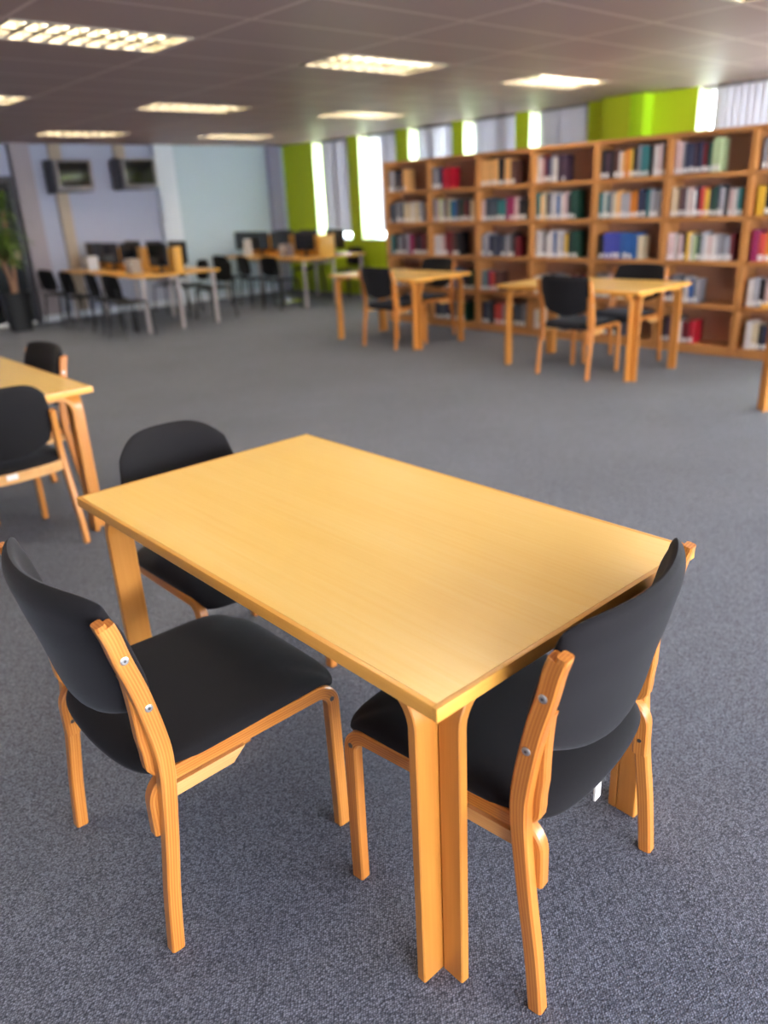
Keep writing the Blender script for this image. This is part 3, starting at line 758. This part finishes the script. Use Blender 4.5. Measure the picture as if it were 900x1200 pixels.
def make_book(code, w, h, d):
    """spine at x = 0 facing -x, thickness along y from 0 to -w"""
    b = MB(); tc = 0.0025
    # rounded spine
    n = 6; V = []; 
    for z in (0.0, h):
        for i in range(n + 1):
            a = PI * i / n
            V.append((0.006 - 0.006 * math.sin(a), -w / 2 + math.cos(a) * w / 2, z))
        V += [(d, -w, z), (d, -w + tc, z), (0.010, -w + tc, z), (0.010, -tc, z), (d, -tc, z), (d, 0, z)]
    m = n + 7
    F = [(i, (i + 1) % m, m + (i + 1) % m, m + i) for i in range(m)]
    # caps as strips: spine + two boards
    for base, flip in ((0, False), (m, True)):
        A = [base + i for i in range(n + 1)] + [base + n + 3, base + n + 4]
        Bq = [base + n, base + n + 1, base + n + 2, base + n + 3]
        Cq = [base + n + 4, base + n + 5, base + n + 6, base + 0]
        F += [A, Bq, Cq]
    b.add(V, F, None, 0)
    b.box(0.010, d - 0.003, -w + tc, -tc, 0.003, h - 0.003, mat=1)
    return b.build('book', [bmat(code), M['pages']])
nbook = 0
for k in range(7):
    for r in range(5):
        f0, f1, codes, hh = ROWS[k][r]
        inner0 = YS0 - k * BAY - 0.028; span = BAY - 0.060
        rr = random.Random(k * 17 + r)
        wts = [rr.uniform(0.75, 1.3) for _ in codes]; tot = sum(wts); y = inner0 - f0 * span
        zs = SH[r]
        for q, c in enumerate(codes):
            w = (f1 - f0) * span * wts[q] / tot - 0.0012
            h = hh * rr.uniform(0.86, 1.03); d = rr.uniform(0.15, 0.19)
            if k == 4 and r == 2 and c in 'vb': h = hh
            if k == 2 and r == 0 and c == 'a': h = hh
            o = make_book(c, w, h, d)
            o.location = (XS + 0.03 + rr.uniform(0, 0.012), y, zs)
            tag(o, '%s book, %s from the left, %s, %s' % (CC[c][0], ordw[q], shelfname[r], bookc[k]), 'book', 'books on the %s of the %s' % (shelfname[r], bookc[k]))
            o['group'] = 'books on the %s of the %s' % (shelfname[r], bookc[k])
            if rr.random() < 0.86 and not (k == 1 and r == 0 and c == 'R'):
                lb = MB(); lh = rr.uniform(0.032, 0.048)
                lb.box(-0.0012, 0.0005, -w * 0.86, -w * 0.14, 0.012, 0.012 + lh); lb.build('spine_label', M['white'], o)
            y -= w + 0.0012; nbook += 1
print('BOOKS', nbook)

# ------------------------------------------------------------------ computer desks
def make_desk(x0, x1, y0, y1, label, spine_x, fin):
    cx = spine_x
    t = thing('computer_desk', label, 'desk', (cx, y0, 0), 0, 'rows of shared computer desks')
    a0, a1 = x0 - cx, x1 - cx; L = y1 - y0
    for (p, q) in ((a0, -0.012), (0.012, a1)):
        b = MB(); b.box(p, q, 0.0, L, 0.712, 0.74, along=1, c=0.003); b.build('desktop', M['deskwood'], t)
    b = MB(); b.box(-0.012, 0.012, 0.06, L, 0.70, 1.06, along=1, c=0.002); b.build('spine_screen', M['deskwood'], t)
    b = MB(); b.box(fin[0], fin[1], 0.03, 0.056, 0.741, 1.075, along=2, c=0.002); b.build('end_screen', M['deskwood'], t)
    for yy in (0.75, 1.44, 2.0):
        if yy < L - 0.1:
            b = MB(); b.box(-0.14, -0.0125, yy, yy + 0.02, 0.741, 1.05, along=2, c=0.002); b.build('divider', M['deskwood'], t)
    for (px, py) in ((a0 + 0.08, 0.06), (0.0, 0.06), (a1 - 0.08, 0.06), (a0 + 0.08, L * 0.52), (a1 - 0.08, L * 0.52), (a0 + 0.08, L - 0.1), (a1 - 0.08, L - 0.1)):
        b = MB(); b.cyl((px, py, 0.02), (px, py, 0.712), 0.027, n=16); b.cyl((px, py, 0.0), (px, py, 0.02), 0.022, n=16); b.build('leg', M['silver'], t)
    b = MB(); b.box(-0.05, 0.05, 0.2, L - 0.1, 0.62, 0.70, c=0.004); b.build('cable_tray', M['silver'], t)
    return t
DA = (4.68, 5.9, 9.96, 12.6, 5.27); DB = (7.45, 8.78, 10.12, 12.6, 8.12)
make_desk(*DA[:4], 'long beech computer desk on silver legs, left of the two, below the wall screens', DA[4], (-0.02, 0.10))
make_desk(*DB[:4], 'long beech computer desk on silver legs, right of the two, near the green wall', DB[4], (-0.28, 0.03))

def make_monitor():
    """screen faces -x"""
    t = thing('computer_monitor', '', 'monitor', (0, 0, 0), 0, 'black desktop monitors')
    b = MB(); b.box(0, 0.03, -0.235, 0.235, 0.09, 0.385, c=0.006); b.box(0.03, 0.055, -0.15, 0.15, 0.15, 0.33, c=0.01); b.build('housing', M['blackplastic'], t)
    b = MB(); b.box(-0.002, 0.001, -0.218, 0.218, 0.112, 0.37); b.build('screen', M['screen'], t)
    b = MB(); b.box(0.03, 0.055, -0.03, 0.03, 0.012, 0.24, c=0.004); b.build('neck', M['blackplastic'], t)
    b = MB(); b.box(-0.06, 0.13, -0.11, 0.11, 0.0, 0.014, c=0.005); b.build('foot', M['blackplastic'], t)
    return t
mon = make_monitor(); firstm = [True]
def place_mon(x, y, rz, lab, grp):
    if firstm[0]:
        mon.location = (x, y, 0.7405); mon.rotation_euler = (0, 0, rz); mon['label'] = lab; mon['group'] = grp; firstm[0] = False
    else: dup(mon, (x, y, 0.7405), rz, lab, grp)
for q, y in enumerate((10.21, 11.1, 11.72, 12.3)):
    place_mon(5.115, y, 0.05, 'black monitor on the left computer desk facing the plant, %s from the room end' % ordw[q], 'monitors on the near side of the left desk')
for q, y in enumerate((10.4, 11.1, 11.8)):
    place_mon(5.55, y, PI, 'black monitor behind the wooden screen of the left computer desk, %s from the room end' % ordw[q], 'monitors on the far side of the left desk')
for q, y in enumerate((10.58, 11.25, 11.85, 12.36)):
    place_mon(7.86, y, 0.05, 'black monitor on the right computer desk before its screen, %s from the room end' % ordw[q], 'monitors on the near side of the right desk')
for q, y in enumerate((10.45, 11.15, 11.85)):
    place_mon(8.42, y, PI, 'black monitor behind the screen of the right computer desk, %s from the room end' % ordw[q], 'monitors on the far side of the right desk')

def make_stack_chair():
    """black shell chair on thin metal legs, faces +x, origin under the seat's middle"""
    t = thing('desk_chair', '', 'chair', (0, 0, 0), 0, 'black chairs at the computer desks')
    def sf(u, v, sd):
        m = max(abs(u), abs(v)); e = math.sqrt(max(0, 1 - m ** 6)); k = 0.4
        return (u * 0.205 * math.sqrt(1 - k * v * v / 2), v * 0.21 * math.sqrt(1 - k * u * u / 2), 0.445 + sd * 0.017 * e - 0.012 * u * (u > 0))
    b = MB(); b.pillow(sf, 12, 12); b.build('seat', M['shell'], t)
    def bf(u, v, sd):
        m = max(abs(u), abs(v)); e = math.sqrt(max(0, 1 - m ** 6)); k = 0.5
        z = 0.655 + v * 0.15 * math.sqrt(1 - k * u * u / 2)
        return (-0.205 - 0.16 * (z - 0.5) + 0.03 * u * u + sd * 0.014 * e, u * 0.215 * math.sqrt(1 - k * v * v / 2), z)
    b = MB(); b.pillow(bf, 14, 12); b.build('backrest', M['shell'], t)
    for s in (-1, 1):
        b = MB(); b.tube([(-0.20, s * 0.17, 0.44), (-0.225, s * 0.175, 0.5), (-0.245, s * 0.16, 0.62)], 0.010); b.build('back_post', M['blackmetal'], t)
        b = MB(); b.tube([(-0.17, s * 0.19, 0.435), (-0.20, s * 0.205, 0.2), (-0.225, s * 0.215, 0.0)], 0.014); b.build('leg', M['blackmetal'], t)
        b = MB(); b.tube([(0.17, s * 0.19, 0.43), (0.185, s * 0.205, 0.2), (0.20, s * 0.215, 0.0)], 0.014); b.build('leg', M['blackmetal'], t)
    return t
sc0 = make_stack_chair(); fs = [True]
def place_sc(x, y, rz, lab, grp):
    if fs[0]:
        sc0.location = (x, y, 0); sc0.rotation_euler = (0, 0, rz); sc0['label'] = lab; sc0['group'] = grp; fs[0] = False
    else: dup(sc0, (x, y, 0), rz, lab, grp)
for q, (x, y, a) in enumerate(((4.49, 9.95, 0.1), (4.53, 10.60, -0.08), (4.49, 11.40, 0.06), (4.50, 12.22, 0.2))):
    place_sc(x, y, a, 'black chair on the plant side of the left computer desk, %s from the near end' % ordw[q], 'chairs along the near side of the left desk')
for q, (x, y, a) in enumerate(((6.08, 10.5, PI + 0.1), (6.12, 11.2, PI - 0.1), (6.1, 11.9, PI))):
    place_sc(x, y, a, 'black chair on the window side of the left computer desk, %s from the near end' % ordw[q], 'chairs along the far side of the left desk')
for q, (x, y, a) in enumerate(((7.30, 10.5, 0.1), (7.27, 11.15, -0.1), (7.25, 11.85, 0.1))):
    place_sc(x, y, a, 'black chair on the near side of the right computer desk, %s from its end' % ordw[q], 'chairs along the near side of the right desk')
for q, (x, y, a) in enumerate(((8.88, 10.75, PI + 0.1), (8.87, 11.9, PI))):
    place_sc(x, y, a, ['black chair between the right computer desk and green wall, nearest the bookcases', 'black chair between the right computer desk and green wall, second from its end'][q], 'chairs between the right desk and the wall')

# small things on the desks
def binder(x, y, z, w, h, col, lab, grp):
    b = MB(); b.box(0, 0.16, 0, w, 0, h, c=0.004); b.box(-0.001, 0.001, w * 0.2, w * 0.8, h * 0.55, h * 0.8, mat=1)
    o = b.build('ring_binder', [col, M['white']]); o.location = (x, y, z); tag(o, lab, 'binder', grp); return o
cols = [M['beige'], M['greyplastic'], M['beige'], M['wallwhite']]
cn = ['beige', 'grey', 'beige', 'white']
for q in range(4):
    binder(4.88, 10.56 + q * 0.05, 0.7405, 0.04, 0.19, cols[q], '%s binder on the left computer desk, %s in the nearer upright row' % (cn[q], ordw[q]), 'binders in the nearer row on the left desk')
    binder(4.88, 11.99 + q * 0.05, 0.7405, 0.04, 0.2, cols[3 - q], '%s binder on the left computer desk, %s in the farther upright row' % (cn[3 - q], ordw[q]), 'binders in the farther row on the left desk')
for q in range(4):
    binder(7.72, 10.89 + q * 0.05, 0.7405, 0.04, 0.19, cols[(q + 1) % 4], '%s binder upright on the right computer desk, %s in its row' % (cn[(q + 1) % 4], ordw[q]), 'binders on the right desk')
b = MB()
V = [(0, -0.1, 0), (0.05, -0.1, 0), (0.03, -0.1, 0.27), (0.022, -0.1, 0.27)]; V += [(p[0], 0.1, p[2]) for p in V]
b.add(V, [(0, 1, 2, 3), (7, 6, 5, 4), (0, 4, 5, 1), (1, 5, 6, 2), (2, 6, 7, 3), (3, 7, 4, 0)])
o = b.build('desk_notice', M['white']); o.location = (7.74, 12.08, 0.7405); tag(o, 'blank white notice standing on the right computer desk between monitors', 'notice')
b = MB(); b.box(-0.2, 0.2, -0.16, 0.16, 0.0, 0.05, c=0.01); b.cyl((0, 0, 0.05), (0, 0, 0.09), 0.05, n=16)  # metal box added to stand for a bright glint under the desk
o = b.build('glint_box', M['glint_metal']); o.location = (7.42, 10.75, 0.0); o.location = (7.72, 10.95, 0); tag(o, 'low shiny metal box standing in for a glint on the carpet under the right computer desk', 'stand-in box')

# ------------------------------------------------------------------ wall screens, trunking, notice
def make_tv():
    """box screen on a wall bracket; front faces -y, origin at the middle of its back on the wall"""
    t = thing('wall_screen', '', 'screen', (0, 0, 0), 0, 'box screens on wall brackets')
    b = MB(); w, h, D = 0.275, 0.21, 0.40
    # bezel ring
    for q in ((-w, w, h - 0.03, h), (-w, w, -h, -h + 0.045), (-w, -w + 0.035, -h + 0.045, h - 0.03), (w - 0.035, w, -h + 0.045, h - 0.03)):
        b.box(q[0], q[1], -D, -D + 0.08, q[2], q[3], c=0.006)
    b.build('bezel', M['greyplastic'], t)
    b = MB(); V = []
    for y, k in ((-D + 0.08, 1.0), (-0.1, 0.72)):
        V += [(-w * k, y, -h * k), (w * k, y, -h * k), (w * k, y, h * k), (-w * k, y, h * k)]
    b.add(V, [(0, 1, 2, 3), (7, 6, 5, 4), (0, 4, 5, 1), (1, 5, 6, 2), (2, 6, 7, 3), (3, 7, 4, 0)]); b.build('housing', M['greyplastic'], t)
    def scf(u, v, sd):
        x = u * (w - 0.033); z = 0.0075 + v * (h - 0.036)
        return (x, -D + 0.03 - sd * 0.012 * (1 - u * u * 0.6) * (1 - v * v * 0.6), z)
    b = MB(); b.pillow(scf, 10, 10); b.build('screen', M['screen'], t)
    b = MB(); b.box(-w - 0.03, -w - 0.008, -D + 0.06, -0.02, -h - 0.02, h, c=0.004); b.box(-w - 0.03, w, -D + 0.06, -0.02, -h - 0.03, -h - 0.012, c=0.004); b.box(-0.12, 0.12, -0.04, 0.0, -h, h, c=0.004)
    b.build('bracket', M['darkgrey'], t)
    return t
tv = make_tv(); tv.location = (5.06, YB - 0.07, 2.085); tv['label'] = 'left box screen on the far wall, above the beige trunking'
dup(tv, (6.10, YB - 0.07, 2.10), 0, 'right box screen on the far wall, beside the white pilaster')
b = MB(); b.box(-0.09, 0.09, -0.07, 0.0, 0.11, ZC - 0.001, c=0.006); b.box(-0.075, 0.075, -0.076, -0.07, 0.15, ZC - 0.02, c=0.002)
o = b.build('cable_trunking', M['beige']); o.location = (4.98, YB, 0); tag(o, 'beige vertical trunking on the far wall under the left screen', 'trunking')
b = MB(); b.box(-0.09, 0.09, -0.07, 0.0, 1.90, ZC - 0.001, c=0.006); b.box(-0.075, 0.075, -0.076, -0.07, 1.92, ZC - 0.02, c=0.002)
o = b.build('cable_trunking', M['beige']); o.location = (6.0, YB, 0); tag(o, 'short beige trunking above the right screen on the far wall', 'trunking')
b = MB(); b.box(-0.15, 0.15, -0.03, 0, -0.2, 0.21, c=0.006); b.box(-0.14, 0.14, -0.034, -0.03, -0.19, 0.2, c=0.001)
o = b.build('wall_panel', M['wallwhite']); o.location = (6.73, YB - 0.12, 1.55); tag(o, 'small white panel on the pilaster right of the screens', 'panel')

# ------------------------------------------------------------------ potted plant
t = thing('potted_plant', 'tall leafy plant in a black planter by the far left door', 'plant', (3.78, 12.12, 0))
b = MB(); V = []
for r, z in ((0.15, 0.0), (0.205, 0.52), (0.21, 0.54), (0.19, 0.54), (0.18, 0.50)):
    for i in range(16):
        a = 2 * PI * i / 16; ca, sa = math.cos(a), math.sin(a); q = 1 / max(abs(ca), abs(sa)); rr_ = r * (0.45 + 0.55 * min(q, 1.25))
        V.append((ca * rr_, sa * rr_, z))
F = [(k * 16 + i, k * 16 + (i + 1) % 16, (k + 1) * 16 + (i + 1) % 16, (k + 1) * 16 + i) for k in range(4) for i in range(16)] + [list(range(16))[::-1]]
b.add(V, F); b.build('planter', M['pot'], t)
b = MB(); b.cyl((0, 0, 0.47), (0, 0, 0.505), 0.18, n=16); b.build('soil', M['soil'], t)
heads = []
for (pts, r0) in (([(0.0, 0.0, 0.5), (-0.03, 0.0, 0.8), (-0.13, 0.02, 1.15), (-0.2, 0.03, 1.45)], 0.03), ([(0.03, 0.0, 0.5), (0.05, -0.02, 0.8), (0.06, 0.0, 1.2), (0.10, 0.02, 1.7)], 0.027),
                  ([(-0.01, 0.03, 0.5), (-0.01, 0.05, 0.8), (-0.02, 0.08, 1.1), (-0.05, 0.1, 1.3)], 0.022)):
    P = catmull([tuple(p) for p in pts], 4)
    b = MB(); b.tube(P, [r0 * (1 - 0.4 * i / len(P)) for i in range(len(P))], n=8); b.build('stem', M['stem'], t); heads.append(P)
b = MB(); rl = random.Random(5)
def leaf(p, az, el, L, w):
    d = Vector((math.cos(az) * math.cos(el), math.sin(az) * math.cos(el), math.sin(el))); sd = Vector((-math.sin(az), math.cos(az), 0))
    n = 6; V = []; G = []; p = Vector(p)
    for k in range(n + 1):
        s = k / n; ww = w * math.sin(PI * min(1, 0.12 + s * 0.88)) ** 0.8 * (1 if k < n else 0.05)
        c = p + d * (L * s) + Vector((0, 0, -1)) * (L * 0.55 * s * s)
        for e, lift in ((-1, 0.006), (0, 0.0), (1, 0.006)):
            V.append(c + sd * (ww * e) + Vector((0, 0, lift * 0.6))); G.append((s + az, el, e * 0.2 + L))
    F = [(3 * k + i, 3 * k + i + 1, 3 * k + 4 + i, 3 * k + 3 + i) for k in range(n) for i in (0, 1)]
    b.add(V, F, G, 0, True)
for P, cnt in ((heads[0], 95), (heads[1], 130), (heads[2], 60)):
    for q in range(cnt):
        s = rl.uniform(0.5, 1.0); p = P[min(len(P) - 1, int(s * (len(P) - 1)))]
        leaf(p, rl.uniform(0, 2 * PI), rl.uniform(-0.1, 1.35), rl.uniform(0.22, 0.42), rl.uniform(0.012, 0.022))
    for q in range(25):
        p = P[-1]; leaf(p, rl.uniform(0, 2 * PI), rl.uniform(0.6, 1.5), rl.uniform(0.25, 0.45), rl.uniform(0.012, 0.02))
fo = b.build('foliage', M['leaf'], t)

# ------------------------------------------------------------------ light
w = bpy.data.worlds.new('World'); scn.world = w; w.use_nodes = True
nt = w.node_tree; bg = nt.nodes['Background']
tc = N(nt, 'ShaderNodeTexCoord'); sx = N(nt, 'ShaderNodeSeparateXYZ'); nt.links.new(tc.outputs['Generated'], sx.inputs[0])
mr = N(nt, 'ShaderNodeMapRange'); mr.inputs[1].default_value = -0.2; mr.inputs[2].default_value = 0.5
nt.links.new(sx.outputs['Z'], mr.inputs[0])
cr = N(nt, 'ShaderNodeValToRGB'); cr.color_ramp.elements[0].color = (1.25, 1.28, 1.32, 1); cr.color_ramp.elements[1].color = (0.85, 0.92, 1.0, 1)
nt.links.new(mr.outputs[0], cr.inputs[0]); nt.links.new(cr.outputs[0], bg.inputs[0]); bg.inputs[1].default_value = 5.9

# ------------------------------------------------------------------ camera
f, pit, roll, hd, h = 907.163, 0.3808, -0.0494, 0.8504, 1.5025
F_ = Vector((math.cos(hd) * math.cos(pit), math.sin(hd) * math.cos(pit), -math.sin(pit)))
R_ = Vector((math.sin(hd), -math.cos(hd), 0)); U_ = R_.cross(F_)
R2 = R_ * math.cos(roll) + U_ * math.sin(roll); U2 = -R_ * math.sin(roll) + U_ * math.cos(roll)
cam = bpy.data.cameras.new('Camera'); co = bpy.data.objects.new('Camera', cam); COL.objects.link(co)
m = Matrix(((R2.x, U2.x, -F_.x, 0), (R2.y, U2.y, -F_.y, 0), (R2.z, U2.z, -F_.z, h), (0, 0, 0, 1)))
co.matrix_world = m
cam.sensor_fit = 'VERTICAL'; cam.sensor_height = 36.0; cam.sensor_width = 27.0; cam.lens = f / 1200 * 36
cam.clip_start = 0.05; cam.clip_end = 100
cam.dof.use_dof = True; cam.dof.focus_distance = 1.62; cam.dof.aperture_fstop = 1.8
scn.camera = co

scn.view_settings.view_transform = 'Standard'; scn.view_settings.look = 'None'
scn.view_settings.gamma = 1.0; scn.view_settings.use_curve_mapping = False
scn.view_settings.exposure = 1.8
try:
    scn.cycles.use_denoising = True
    scn.cycles.max_bounces = 8; scn.cycles.diffuse_bounces = 5; scn.cycles.transparent_max_bounces = 12
    scn.cycles.sample_clamp_indirect = 8.0
except Exception: pass
